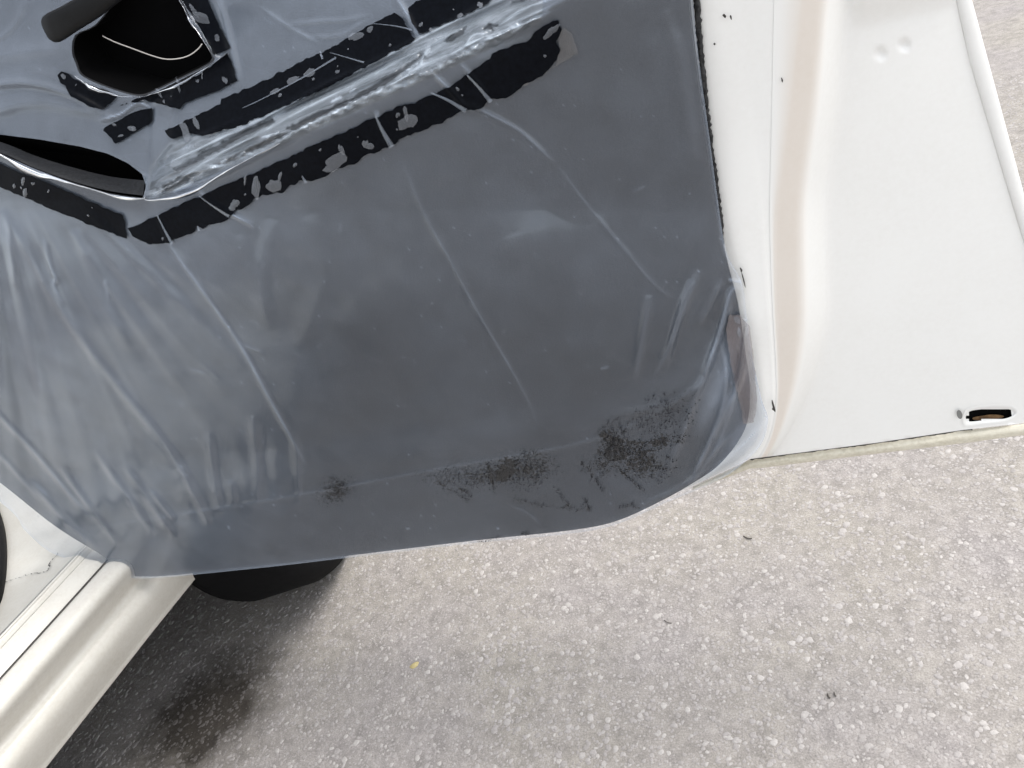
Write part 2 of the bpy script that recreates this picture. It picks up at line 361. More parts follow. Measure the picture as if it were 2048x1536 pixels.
# body inside the seam: stepped door aperture
extrude('aperture_flange', [(r2[0] - .034, .349), (r2[0] - .03, .347), (r2[0] - .012, .341), (r2[0] - .009, .336), (r2[0] - .0025, .334), (r2[0] - .0022, .318)], -1.5, .9, M_sill, 1, 40, .001, True)
extrude('sill_seam', [(r2[0] - .0040, .3352), (r2[0] - .0018, .3372), (r2[0] + .0006, .3362)], -1.5, .9, M_chip, 1, 90, .0014, True)
extrude('floor_step', [(r2[0] - 1.35, .350), (r2[0] - .16, .356), (r2[0] - .05, .357), (r2[0] - .036, .353), (r2[0] - .034, .349)], -1.5, .9, M_sill, 3, 30)
def body_box(name, s0, s1, o0, o1, z0, z1, mat):
    V = []
    for s in (s0, s1):
        for o in (o0, o1):
            for z in (z0, z1):
                b = hinge + fwd * s + side * o; V.append((b[0], b[1], z))
    return adopt(mesh_obj(name, V, [(0, 1, 3, 2), (4, 6, 7, 5), (0, 4, 5, 1), (2, 3, 7, 6), (0, 2, 6, 4), (1, 5, 7, 3)], mat, smooth=False), car)
body_box('underbody', -1.5, .22, -1.5, r7[0] - .24, .05, .30, M_under); body_box('engine_tray', .22, 2.3, -1.5, r7[0] - .35, .06, .30, M_under)
body_box('floor_pan', -1.5, .22, -1.5, r7[0] - .03, .185, .30, M_under)
body_box('kick_panel', .10, .16, -1.4, r2[0] - .10, .30, 1.0, M_paint)
body_box('front_wing', .12, 1.9, r2[0] - .05, r2[0] + .015, .52, .95, M_paint)
body_box('bonnet', .12, 1.9, -1.4, r2[0] + .01, .90, .951, M_paint)
# black rubber edge of the seat base at the very left
pp = [on_level(u, v, .36) for u, v in ((-120, 850), (-60, 930), (-22, 1005), (-6, 1050), (0, 1090), (0, 1130), (-4, 1170), (-16, 1215), (-60, 1290), (-140, 1370))]
pp = [p + np.array([0, 0, k * .0]) for k, p in enumerate(pp)]
adopt(tube('rubber_seal', [tuple(p) for p in smooth_poly(pp, 4, False)], .010, M_black), car)
# crack in the paint of the step
def crack(pts, z, w, name='paint_crack', jit=.0012):
    q = smooth_poly(pts, 8, False); P = on_level(q[:, 0], q[:, 1], z); V = []; Fc = []
    for i, p in enumerate(P):
        ww = w * (.4 + 1.1 * rng.random()); j = rng.normal(0, jit, 2); V += [(p[0] + j[0] - ww, p[1] + j[1] - ww * .6, z), (p[0] + j[0] + ww, p[1] + j[1] + ww * .6, z)]
        if i: Fc.append((2 * i - 2, 2 * i - 1, 2 * i + 1, 2 * i))
    return adopt(mesh_obj(name, V, Fc, M_chip, smooth=False), car)
crack([(0, 1166), (30, 1158), (60, 1148), (92, 1142), (100, 1125), (116, 1105)], .3585, .0007)
crack([(38, 1232), (60, 1205), (80, 1180)], .354, .0008)
# front wheel and the tyre seen below the door
def wheel(cx, cy, r, w, ang):
    ax = np.array([math.cos(ang), math.sin(ang), 0]); fw = np.array([-ax[1], ax[0], 0])
    pr = [(-w / 2 + .012, r * .62), (-w / 2, r * .74), (-w / 2 + .003, r * .88), (-w / 2 + .018, r * .975), (-w / 2 + .04, r), (w / 2 - .04, r), (w / 2 - .018, r * .975), (w / 2 - .003, r * .88), (w / 2, r * .74), (w / 2 - .012, r * .62)]
    def lathe(name, pr, mat, par, n=72):
        V = []; Fc = []; m = len(pr)
        for i in range(n):
            t = 2 * math.pi * i / n
            for a, rr in pr: V.append(np.array([cx, cy, r + GZ - .004]) + ax * a + (fw * math.cos(t) + np.array([0, 0, 1]) * math.sin(t)) * rr)
        for i in range(n):
            for j in range(m - 1): k = (i + 1) % n; Fc.append((i * m + j, i * m + j + 1, k * m + j + 1, k * m + j))
        return mesh_obj(name, V, Fc, mat)
    ty = lathe('tyre', pr, M_tyre, None); adopt(ty, car)
    rim = lathe('rim', [(w / 2 - .012, r * .62), (w / 2 - .03, r * .58), (w / 2 - .05, r * .5), (w / 2 - .03, r * .2), (w / 2 - .03, .001)], simple('rim_steel', (.25, .25, .25), .5), None); rim.parent = ty
wheel(-1.11, 1.02, .30, .19, math.radians(16))

# ------------------------------------------------------------------ door
door = bpy.data.objects.new('door', None); link(door, car); door.matrix_parent_inverse = Matrix.Translation(-Vector(car.location)); door.location = (-1.06, YD, .25)
tag(door, 'open white door with charcoal trim under plastic film')
# pocket ledge: the lower trim stands forward of the upper trim
VU = [(-300, 225), (0, 270), (150, 290), (240, 318), (300, 348), (345, 292), (700, 160), (960, 22), (1100, -50), (1400, -210)]
VR = [(-300, 150), (0, 302), (150, 366), (285, 393), (420, 335), (560, 275), (760, 185), (860, 140), (1000, 72), (1130, 0), (1400, -150)]
def ledge(u, v):
    a = np.interp(u, *np.array(VU).T); b = np.maximum(np.interp(u, *np.array(VR).T), a + 22)
    return sstep(v, a, b)
SEAM = [(-200, 1100), (130, 1062), (620, 985), (950, 925), (1180, 880), (1300, 835), (1450, 735), (1520, 660)]
LIP = [(-200, 1010), (300, 965), (620, 915), (900, 872), (1180, 825), (1330, 770), (1460, 690), (1540, 600)]
def trim_d(u, v):
    d = -.036 * (1 - ledge(u, v)) * (1 - sstep(u, 1020, 1350))
    lv = np.interp(u, *np.array(LIP).T); d = d + .006 * sstep(v, lv - 40, lv + 40) - .004 * sstep(v, lv + 60, lv + 230)
    a = np.interp(u, *np.array(VU).T); d = d - .00020 * np.clip(a - v, 0, 330)     # upper trim leans back
    d = d + .030 * sstep(u + .35 * v, 1150, 250) * np.clip((v - 400) / 700, 0, 1)  # foot of the panel kicks out towards the hinge
    d = d - .016 * sstep(u + .1 * v, 1380, 1540) ** 2               # rear edge rolls back
    d = d - .018 * sstep(u - .25 * (v - 900), 420, -60)             # front part falls away to the hinge
    d = d + .006 * np.sin(np.clip((v - 420) / 520, 0, 1) * np.pi)
    return d
SLOT = [(-260, 215), (-120, 240), (0, 269), (80, 279), (160, 293), (215, 308), (250, 325), (275, 345), (290, 362), (286, 392), (262, 388), (220, 384), (150, 368), (80, 337), (0, 302), (-120, 245), (-260, 190)]
SLOT = [(-260, 225), (-120, 247), (0, 269), (80, 279), (160, 293), (215, 307), (255, 326), (284, 348), (292, 372), (286, 396), (230, 390), (150, 371), (70, 343), (0, 312), (-120, 270), (-260, 235)]
HOLE = smooth_poly([(150, 70), (190, 50), (230, 0), (260, -40), (330, -50), (362, 0), (385, 42), (405, 75), (428, 112), (420, 128), (360, 158), (310, 182), (280, 192), (235, 182), (185, 163), (160, 148), (152, 128), (144, 105)], 3)
HOLE_IN = HOLE.mean(0) + (HOLE - HOLE.mean(0)) * .97
TRIM = smooth_poly([(-300, -260), (500, -260), (1366, -260), (1378, 0), (1396, 160), (1415, 300), (1432, 420), (1453, 520), (1476, 610), (1490, 710), (1500, 785), (1490, 858), (1442, 926), (1386, 966), (1322, 1002), (1236, 1041), (1146, 1060), (950, 1081), (700, 1111), (500, 1134), (272, 1153), (200, 1108), (110, 1052), (0, 965), (-300, 730)], 5)
u, v, fc = cell_mesh(TRIM, 8, [HOLE_IN, SLOT])
trim = adopt(mesh_obj('trim_panel', on_door(u, v, trim_d(u, v)), fc, M_trim), door)
# edge of the trim folded back to the steel
def skirt(name, poly, dfun, back, mat, closed=True):
    P = np.array(poly); a = on_door(P[:, 0], P[:, 1], dfun(P[:, 0], P[:, 1])); b = a + np.array([0, back, 0]); n = len(P)
    Fc = [(i, (i + 1) % n, n + (i + 1) % n, n + i) for i in range(n if closed else n - 1)]
    return mesh_obj(name, np.vstack([a, b]), Fc, mat)
adopt(skirt('trim_edge', TRIM, lambda a, b: trim_d(a, b) - .0003, .02, M_trim), door)
adopt(skirt('handle_recess', HOLE_IN, trim_d, .08, M_dark), door)
# backs of the two openings
def plate(name, u0, v0, u1, v1, d, mat):
    U = np.array([u0, u1, u1, u0]); V = np.array([v0, v0, v1, v1]); return adopt(mesh_obj(name, on_door(U, V, d), [(0, 1, 2, 3)], mat, smooth=False), door)
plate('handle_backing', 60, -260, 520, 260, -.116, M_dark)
def pocket_front(u, v): return trim_d(u, v) * 0 + -.004
# pocket: cavity behind the front lip
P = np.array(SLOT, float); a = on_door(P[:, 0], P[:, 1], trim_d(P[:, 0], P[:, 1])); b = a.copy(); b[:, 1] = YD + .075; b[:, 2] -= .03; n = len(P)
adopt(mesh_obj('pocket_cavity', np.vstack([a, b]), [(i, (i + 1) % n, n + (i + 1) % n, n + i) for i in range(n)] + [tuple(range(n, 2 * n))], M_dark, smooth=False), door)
# textured lip running along the front edge of the pocket
lp = np.array([(-260, 228), (-120, 262), (0, 302), (70, 333), (150, 361), (220, 379), (286, 388)], float); lq = smooth_poly(lp, 8, False)
V = []; Fc = []; K = 7
for i, q in enumerate(lq):
    hgt = np.interp(q[0], [-260, 0, 150, 290], [24, 20, 27, 30])
    for k in range(K):
        t = k / (K - 1); w = fbm(q[0] / 5., t * 6, 5, 3) * .0012
        V.append(on_door(q[0] + 4 * t, q[1] + 3 - hgt * t, float(trim_d(q[0], q[1])) + .001 - .022 * t ** 1.2 + w))
for i in range(len(lq) - 1):
    for k in range(K - 1): Fc.append((i * K + k, (i + 1) * K + k, (i + 1) * K + k + 1, i * K + k + 1))
adopt(mesh_obj('pocket_lip', V, Fc, M_lip), door)
# thin wire hanging in the handle opening
wp = smooth_poly([(205, 72), (230, 84), (262, 96), (300, 110), (330, 118), (358, 117), (380, 110), (396, 98), (404, 88)], 6, False)
adopt(tube('wire', [tuple(p) for p in on_door(wp[:, 0], wp[:, 1], -.03)], .0005, M_wire), door)

# steel shell at the rear end of the door
CUR = {  # column curves: (v, u)
 0: [(-260, 1360), (0, 1372), (160, 1388), (300, 1405), (420, 1424), (520, 1430), (620, 1430), (720, 1425), (800, 1405), (870, 1365), (945, 1290), (1010, 1210)],
 1: [(-260, 1392), (0, 1409), (160, 1424), (300, 1440), (420, 1458), (520, 1478), (620, 1500), (720, 1515), (800, 1528), (870, 1522), (945, 1455), (1010, 1330)],
 2: [(-260, 1440), (0, 1470), (250, 1500), (430, 1525), (600, 1537), (720, 1545), (800, 1550), (870, 1542), (945, 1500), (1010, 1400)],
 3: [(-260, 1630), (0, 1600), (250, 1572), (430, 1548), (600, 1549), (720, 1556), (800, 1558), (870, 1550), (945, 1512), (1010, 1420)],
 4: [(-260, 1680), (0, 1650), (200, 1632), (400, 1604), (550, 1606), (650, 1608), (760, 1592), (830, 1572), (880, 1556), (945, 1518), (1010, 1430)],
 5: [(-260, 1725), (0, 1695), (200, 1680), (400, 1652), (550, 1655), (650, 1658), (760, 1630), (830, 1597), (880, 1572), (945, 1524), (1010, 1440)],
 6: [(-260, 1840), (0, 1912), (120, 1938), (480, 2046), (700, 2115), (945, 2195), (1010, 2215)],
 7: [(-260, 1862), (0, 1944), (380, 2046), (700, 2135), (945, 2200), (1010, 2220)]}
def bottom_v(u): return interp(u, [(1200, 1047), (1250, 1030), (1330, 996), (1400, 965), (1450, 942), (1500, 918), (1750, 886), (1925, 860), (2048, 846), (2300, 818)])
DEP = [-.016, -.013, -.017, -.019, -.021, -.050, -.066, -.066]
def shell_point(c, v):                          # column c (0..7), row v -> u and depth
    i = np.clip(np.floor(c).astype(int), 0, 6); f = c - i
    us = np.stack([np.interp(v, *np.array(CUR[k]).T) for k in range(8)])
    uu = np.take_along_axis(us, i[None], 0)[0] * (1 - f) + np.take_along_axis(us, i[None] + 1, 0)[0] * f
    dd = np.interp(c, range(8), DEP)
    return uu, dd
cc = np.concatenate([np.linspace(k, k + 1, m, endpoint=False) for k, m in zip(range(6), (8, 6, 10, 8, 12, 46))] + [[6.0]])
# soften the depth profile
vv = np.linspace(-260, 1010, 200)
Cg, Vg = np.meshgrid(cc, vv, indexing='ij')
Ug, Dg = shell_point(Cg, Vg)
kv = np.hanning(31); kv /= kv.sum(); padu = np.pad(Ug, ((0, 0), (15, 15)), 'reflect', reflect_type='odd'); Ug = sum(kv[k] * padu[:, k:k + Ug.shape[1]] for k in range(31))
ker = np.hanning(9); ker /= ker.sum()
pad = np.pad(Dg, ((4, 4), (0, 0)), 'edge'); Dg = sum(ker[k] * pad[k:k + Dg.shape[0]] for k in range(9))
def shell_surface_d(u, v):                      # depth of the broad face near (u, v)
    a = np.interp(v, *np.array(CUR[5]).T); b = np.interp(v, *np.array(CUR[6]).T); return np.interp((u - a) / (b - a), [0, 1], [DEP[5], DEP[6]])
# relief: two pressed dimples, swage above them, swelling at lower right
for (du, dv) in ((1761, 107), (1808, 89)):
    rr = np.hypot(Ug - du, (Vg - dv) * 1.0); Dg -= .0022 * (1 - sstep(rr, 7, 15))
Dg += .010 * sstep(Vg + .25 * (Ug - 1750), 60, -30) * sstep(Ug, 1690, 1735)
Dg += .0010 * fbm(Ug / 420, Vg / 380, 3, 2) * sstep(Cg, 4.8, 5.4)
SLOTH = smooth_poly([(1932, 838), (1934, 828), (1945, 821), (1985, 817), (2015, 818), (2029, 824), (2024, 832), (2005, 838), (1965, 841), (1940, 843)], 4)
keepv = Vg <= bottom_v(Ug) + 1
Vc = np.minimum(Vg, bottom_v(Ug))
Sv = on_door(Ug, Vc, Dg).reshape(-1, 3); nv_ = len(vv); Fs = []
for i in range(len(cc) - 1):
    for j in range(nv_ - 1):
        if not (keepv[i, j] or keepv[i + 1, j]): continue
        if inside(np.array([(Ug[i, j] + Ug[i + 1, j + 1]) / 2]), np.array([(Vc[i, j] + Vc[i + 1, j + 1]) / 2]), SLOTH)[0]: continue
        Fs.append((i * nv_ + j, i * nv_ + j + 1, (i + 1) * nv_ + j + 1, (i + 1) * nv_ + j))
bnd = None
shell = adopt(mesh_obj('steel_shell', Sv, Fs, M_paint), door)
# pale band with the ground's reflection painted in, along the shell, 1.5 mm proud
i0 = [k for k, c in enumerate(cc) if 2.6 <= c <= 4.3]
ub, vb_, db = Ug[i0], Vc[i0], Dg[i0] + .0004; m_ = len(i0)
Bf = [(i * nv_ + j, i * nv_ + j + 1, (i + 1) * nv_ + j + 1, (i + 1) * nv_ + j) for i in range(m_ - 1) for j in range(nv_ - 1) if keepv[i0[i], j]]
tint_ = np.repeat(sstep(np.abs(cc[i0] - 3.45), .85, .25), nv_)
adopt(mesh_obj('reflection_band', on_door(ub, vb_, db).reshape(-1, 3), Bf, M_band, None, True, {'tint': tint_}), door)
# drain slot: rim and rusty inside
sd_ = shell_surface_d(SLOTH[:, 0], SLOTH[:, 1]); n = len(SLOTH); big_s = SLOTH.mean(0) + (SLOTH - SLOTH.mean(0)) * np.array([1.16, 1.75])
a = on_door(big_s[:, 0], big_s[:, 1], shell_surface_d(big_s[:, 0], big_s[:, 1]) + .0004); b = on_door(SLOTH[:, 0], SLOTH[:, 1], sd_ + .0010); c = on_door(SLOTH[:, 0], SLOTH[:, 1], sd_ - .012)
ds = adopt(mesh_obj('drain_slot', np.vstack([a, b, c]), [(k * n + i, k * n + (i + 1) % n, (k + 1) * n + (i + 1) % n, (k + 1) * n + i) for k in (0, 1) for i in range(n)], M_paint), door)
adopt(mesh_obj('slot_inside', on_door(SLOTH[:, 0], SLOTH[:, 1], sd_ - .006), [tuple(range(n))], M_dark, None, False), door)
rl = smooth_poly([(1945, 836), (1955, 833), (1985, 829), (2008, 832), (1998, 837), (1970, 840), (1950, 840)], 3)
adopt(mesh_obj('rust', on_door(rl[:, 0], rl[:, 1], float(sd_.mean()) - .004), [tuple(range(len(rl)))], M_rust, None, False), door)
# small oval plug left of the slot
ov = np.array([(1919 + 5.5 * math.cos(t) + 1.5 * math.sin(t), 829 + 9 * math.sin(t)) for t in np.linspace(0, 6.283, 17)[:-1]])
adopt(mesh_obj('plug', on_door(ov[:, 0], ov[:, 1], shell_surface_d(ov[:, 0], ov[:, 1]) + .0030), [tuple(range(16))], simple('plug_grey', (.2, .2, .19), .7)), door)
# hem flange along the bottom, standing forward of the shell, and dark joint above it
def ribbon(name, us, top, bot, dt, db_, mat, nz=.0, nrow=5):
    V = []; Fc = []
    for i, u_ in enumerate(us):
        for k in range(nrow):
            t = k / (nrow - 1); v_ = top(u_) * (1 - t) + bot(u_) * t
            V.append(on_door(u_, v_, dt + (db_ - dt) * t + .004 * math.sin(math.pi * t) + nz * float(vnoise(u_ / 30, t * 3))))
    for i in range(len(us) - 1):
        for k in range(nrow - 1): Fc.append((i * nrow + k, i * nrow + k + 1, (i + 1) * nrow + k + 1, (i + 1) * nrow + k))
    return adopt(mesh_obj(name, V, Fc, mat), door)
us = np.linspace(1385, 2170, 90)
ribbon('hem_flange', us, lambda u_: float(bottom_v(u_)) + 1.5, lambda u_: float(bottom_v(u_)) + interp(u_, [(1385, 9), (1440, 14), (1520, 21), (1750, 22), (1930, 27), (2048, 24), (2300, 24)]), -.064, -.060, M_hem, .0006)
ribbon('hem_joint', np.linspace(1500, 1945, 90), lambda u_: float(bottom_v(u_)) - 1.2 - .8 * float(vnoise(u_ / 9, 2)), lambda u_: float(bottom_v(u_)) + 2.2 + 1.3 * float(vnoise(u_ / 7, 8)), -.0605, -.0605, M_chip, 0, 2)
# folded outer hem up the rear edge
V = []; Fc = []; vs_ = np.linspace(-260, 842, 116)
for v_ in vs_:
    a = np.interp(v_, *np.array(CUR[6]).T); b = np.interp(v_, *np.array(CUR[7]).T)
    for t, d_ in ((0, DEP[6] - .001), (.06, DEP[6] + .0016), (.5, DEP[6] + .0018), (.93, DEP[6] + .0014), (1., DEP[6] - .001), (1., DEP[6] - .006)): V.append(on_door(a + (b - a) * t, v_, d_))
for i in range(len(vs_) - 1):
    for k in range(5): Fc.append((i * 6 + k, i * 6 + k + 1, (i + 1) * 6 + k + 1, (i + 1) * 6 + k))
adopt(mesh_obj('rear_hem', V, Fc, M_paint), door)
# outer skin behind it all, and the door bottom
P = np.array([(-1.10, .30), (.05, .245), (.22, .262), (.25, .30), (.05, 1.15), (-1.10, 1.15)])
V = [(x, YD + .070, z) for x, z in P] + [(x, YD + .10, z) for x, z in P]; n = len(P)
outer = [(float(on_door(uu_, float(bottom_v(uu_)) + 20, -.066)[0]), float(on_door(uu_, float(bottom_v(uu_)) + 20, -.066)[2])) for uu_ in (1500, 1700, 1900, 2100)]
oc = [(float(p[0]), float(p[2])) for p in [on_door(np.interp(v_, *np.array(CUR[7]).T) - 4, v_, -.066) for v_ in (800, 600, 400, 200, 0, -260)]]
P = [(-.90, outer[0][1] + .02)] + outer + oc + [(-.90, oc[-1][1])]
n = len(P); V = [(x, YD + .118, z) for x, z in P] + [(x, YD + .128, z) for x, z in P]
adopt(mesh_obj('outer_skin', V, [tuple(range(n))[::-1], tuple(range(n, 2 * n))] + [(i, (i + 1) % n, n + (i + 1) % n, n + i) for i in range(n)], M_paint, smooth=False), door)
# foam gasket between trim and steel
gp = smooth_poly([(1384, -200), (1391, -60), (1396, 40), (1404, 130), (1413, 220), (1422, 300), (1432, 380), (1440, 440), (1446, 505)], 14, False)
V = []; Fc = []
for i, q in enumerate(gp):
    w = np.interp(q[1], [-200, 380, 440, 505], [6.5, 6, 5.5, 3]); 
    for k, t in enumerate((-1, -.4, .4, 1)):
        V.append(on_door(q[0] + t * w + 1.2 * rng.normal(), q[1], -.0085 - .003 * abs(t) + .0012 * rng.normal()))
for i in range(len(gp) - 1):
    for k in range(3): Fc.append((i * 4 + k, (i + 1) * 4 + k, (i + 1) * 4 + k + 1, i * 4 + k + 1))
adopt(mesh_obj('foam_gasket', V, Fc, M_foam), door)
# chips in the paint
def chip(pts, d):
    P = np.array(pts, float); adopt(mesh_obj('paint_chip', on_door(P[:, 0], P[:, 1], d), [tuple(range(len(P)))], M_chip, smooth=False), door)
for (cu, cv, ru, rv, d_) in ((1449, 32, 3.2, 4.5, -.0125), (1462, 35, 2, 5, -.0125), (1429, 88, 2, 2.5, -.0115), (1564, 160, 1.6, 5, -.0165), (1547, 812, 2.4, 13, -.010), (1548, 818, 3, 4, -.0098), (1482, 540, 2, 5, -.010), (1487, 560, 1.4, 16, -.010)):
    chip([(cu + ru * (1 + .5 * rng.normal() * .5) * math.cos(t) + .25 * rv * math.sin(t), cv + rv * math.sin(t)) for t in np.linspace(0, 6.283, 10)[:-1]], d_)

# ------------------------------------------------------------------ plastic film
FILM = smooth_poly([(-300, -260), (500, -260), (1370, -260), (1386, 0), (1398, 120), (1417, 260), (1433, 380), (1452, 500), (1484, 566), (1494, 640), (1506, 720), (1524, 800), (1536, 838), (1524, 885), (1492, 922), (1452, 952), (1400, 977), (1330, 1006), (1240, 1046), (1150, 1066), (950, 1086), (700, 1115), (500, 1138), (272, 1157), (200, 1131), (110, 1109), (50, 1061), (0, 1003), (-300, 770)], 6)
CREASES = [  # points, height (m), width (px), whitening
 ([(316, 432), (345, 498), (400, 575), (480, 690), (540, 800), (612, 930)], .0022, 4, .38),
 ([(805, 325), (850, 430), (900, 520), (950, 615), (1000, 700), (1050, 790), (1078, 855)], .0013, 4, .16),
 ([(930, 205), (985, 232), (1040, 262), (1082, 300), (1112, 326)], .0018, 4, .28),
 ([(1112, 326), (1180, 415), (1250, 500), (1310, 570), (1350, 600)], .0014, 4, .14),
 ([(752, 222), (765, 258), (782, 290)], .0030, 4, .6), ([(398, 382), (425, 408), (470, 432), (508, 452)], .0028, 4, .5),
 ([(862, 142), (900, 180), (930, 212), (950, 222)], .0030, 5, .6), ([(922, 128), (950, 160), (978, 196)], .0020, 3.5, .35),
 ([(-60, 770), (0, 832), (70, 905), (150, 1000), (190, 1045)], .0030, 6, .22), ([(-60, 850), (20, 930), (80, 1000)], .002, 5, .12),
 ([(0, 420), (60, 510), (110, 600), (180, 700), (250, 790), (330, 890), (395, 1000)], .0040, 9, .08),
 ([(88, 480), (104, 540), (112, 558), (108, 572), (128, 612)], .0022, 4, .25), ([(12, 420), (30, 560), (30, 575)], .002, 6, .1),
 ([(210, 560), (218, 604)], .0016, 3, .2), ([(150, 460), (190, 560), (260, 700)], .0035, 12, .03),
 ([(1455, 560), (1486, 566)], .003, 4, .4), ([(1484, 568), (1462, 585), (1448, 630), (1430, 690), (1408, 750)], .0060, 7, .40),
 ([(1445, 560), (1425, 600), (1400, 650)], .0035, 7, .10), ([(1400, 540), (1370, 610), (1340, 690), (1310, 750)], .0045, 9, .15),
 ([(1300, 590), (1285, 680), (1270, 770)], .0045, 12, .06), ([(1440, 680), (1452, 740), (1448, 800), (1420, 880), (1375, 980)], .005, 7, .18),
 ([(1380, 978), (1430, 900), (1490, 850)], .003, 5, .15), ([(1530, 850), (1490, 900), (1420, 950), (1360, 985)], .002, 4, .2),
 ([(130, 1062), (320, 1035), (620, 986), (800, 952), (950, 925), (1180, 881), (1330, 815), (1450, 732)], .0010, 3.2, .13),
 ([(520, 13), (590, 60), (640, 85)], .0015, 3.5, .2), ([(570, 50), (640, 42), (690, 40), (740, 30)], .0015, 4, .12), ([(625, 72), (680, 70), (735, 38)], .0015, 4, .14),
 ([(790, -10), (815, 30), (835, 68), (845, 74)], .0028, 6, .5), ([(660, 105), (728, 125)], .0018, 2.5, .4), ([(745, 46), (790, 52), (825, 60)], .0014, 2.5, .25),
 ([(-50, 100), (20, 60), (50, 0)], .002, 5, .1), ([(300, 210), (320, 200), (345, 215)], .003, 5, .4), ([(198, 240), (240, 228), (275, 205), (305, 218)], .003, 5, .55),
 ([(484, 690), (530, 706)], .001, 3, .12), ([(380, 738), (415, 748)], .001, 2.5, .2), ([(395, 720), (440, 760)], .0008, 3, .06),
 ([(1020, 1010), (1060, 1030), (1080, 1050)], .0008, 2.5, .12), ([(1265, 385), (1292, 372)], .0008, 2.5, .15), ([(1200, 738), (1218, 733)], .0008, 2.5, .25),
 ([(460, 960), (470, 1010)], .002, 9, .02), ([(505, 830), (515, 940), (516, 1015)], .0026, 10, .02), ([(540, 900), (553, 980), (556, 1010)], .0020, 12, .02),
 ([(588, 860), (598, 960), (600, 1020)], .0026, 9, .03), ([(416, 860), (428, 960), (440, 1020)], .0026, 8, .02), ([(360, 930), (400, 1010), (420, 1050)], .004, 7, .05),
 ([(250, 930), (310, 1020), (350, 1075)], .004, 8, .05), ([(120, 930), (190, 1030), (240, 1090)], .004, 7, .07), ([(190, 900), (260, 1000), (310, 1070)], .0035, 7, .06),
 ([(300, 980), (350, 1040)], .003, 5, .05), ([(60, 960), (130, 1040), (200, 1100)], .004, 8, .08),
 ([(620, 430), (640, 560), (600, 700)], .0016, 22, 0), ([(545, 440), (520, 560), (540, 660)], .0022, 16, .02), ([(480, 470), (530, 640)], .0014, 14, 0),
 ([(-60, 235), (60, 205), (150, 215), (230, 235)], .003, 14, .05), ([(-60, 120), (60, 100), (140, 95)], .003, 16, .05), ([(-60, 180), (40, 165), (130, 185), (220, 230)], .004, 8, .05),
 ([(430, -20), (452, 60), (474, 150), (470, 175)], .004, 8, .1), ([(1330, 20), (1365, 120), (1395, 330)], .003, 16, .03), ([(1000, 700), (1040, 560), (1020, 470)], .002, 30, 0)]
DARKP = [[(425, 334), (520, 285), (600, 240), (700, 196), (800, 138), (846, 104), (850, 116), (800, 152), (740, 186), (640, 236), (560, 276), (470, 322)],
         [(345, 338), (400, 306), (470, 270), (545, 236), (548, 243), (480, 278), (420, 312), (352, 346)], [(320, 372), (360, 352), (400, 345), (360, 372), (330, 384)],
         [(877, 90), (900, 70), (934, 52), (928, 66), (900, 84)], [(962, 60), (978, 46), (995, 50), (985, 60)], [(1016, 10), (1030, 0), (1058, -4), (1050, 6)]]
for (cu, cv, n_) in ((700, 600, 22), (300, 700, 16), (1150, 650, 18), (850, 1020, 14)):
    for _ in range(n_):                        # fine random scratches
        x, y = cu + rng.normal() * 200, cv + rng.normal() * 130; w_ = rng.normal(.9, .6); L_ = rng.uniform(5, 22)
        CREASES.append(([(x, y), (x + L_ * math.cos(w_) * .5 + rng.normal() * 2, y + L_ * math.sin(w_) * .5), (x + L_ * math.cos(w_), y + L_ * math.sin(w_))], .0002, 2.4, rng.uniform(.04, .14)))
CREASES += [([(1486, 572), (1462, 610), (1430, 700), (1390, 800), (1330, 960)], .0050, 7, .12), ([(1502, 690), (1462, 800), (1370, 978)], .0050, 8, .14), ([(1532, 842), (1470, 905), (1392, 972)], .0035, 5, .2),
 ([(1496, 640), (1478, 760), (1440, 880), (1400, 950)], .0045, 7, .12), ([(1380, 560), (1350, 660), (1330, 760)], .004, 8, .05), ([(1280, 1010), (1360, 975), (1440, 920)], .0025, 5, .12), ([(1225, 830), (1330, 810), (1420, 760)], .0022, 10, .04),([(292, 368), (330, 330), (400, 296), (470, 262), (543, 228), (650, 172), (750, 124), (850, 72), (950, 20), (1010, -14)], .0050, 5, .50),
 ([(300, 392), (350, 366), (400, 330), (470, 292), (520, 264), (633, 205), (740, 152), (850, 96), (910, 66)], .0040, 4.5, .42),
 ([(300, 396), (400, 366), (480, 328), (560, 284), (613, 252), (680, 220), (743, 192), (800, 160), (847, 128), (912, 104), (960, 76), (1000, 66), (1060, 30)], .0045, 5, .45),
 ([(520, 276), (560, 266), (582, 260)], .003, 4, 1.0), ([(660, 205), (684, 193)], .002, 3, .7), ([(698, 185), (712, 177)], .002, 3, .7), ([(790, 160), (815, 140), (845, 118)], .003, 4, .8),
 ([(470, 318), (484, 308), (490, 300)], .002, 3, .7), ([(440, 328), (455, 318)], .002, 3, .8), ([(345, 384), (372, 372), (390, 362)], .003, 5, .9),
 ([(900, 110), (940, 85), (985, 75), (1020, 62)], .003, 6, .6), ([(930, 95), (945, 70), (975, 68)], .003, 5, .5), ([(1000, 50), (1040, 20), (1090, 2), (1120, -20)], .003, 6, .5),
 ([(840, 132), (850, 105), (862, 96)], .003, 4, .6), ([(1020, 70), (1050, 48), (1100, 22)], .002, 3, .5)]
CONTACT = [((670, 982), (44, 28), 1.0), ((1050, 940), (70, 38), 1.0), ((960, 955), (80, 30), .7), ((1225, 885), (36, 40), 1.0), ((1270, 910), (60, 34), .85), ((1300, 935), (55, 30), .7),
           ((1330, 830), (60, 40), .55), ((1345, 880), (40, 16), .7), ((1190, 935), (30, 30), .45), ((880, 950), (60, 20), .35)]
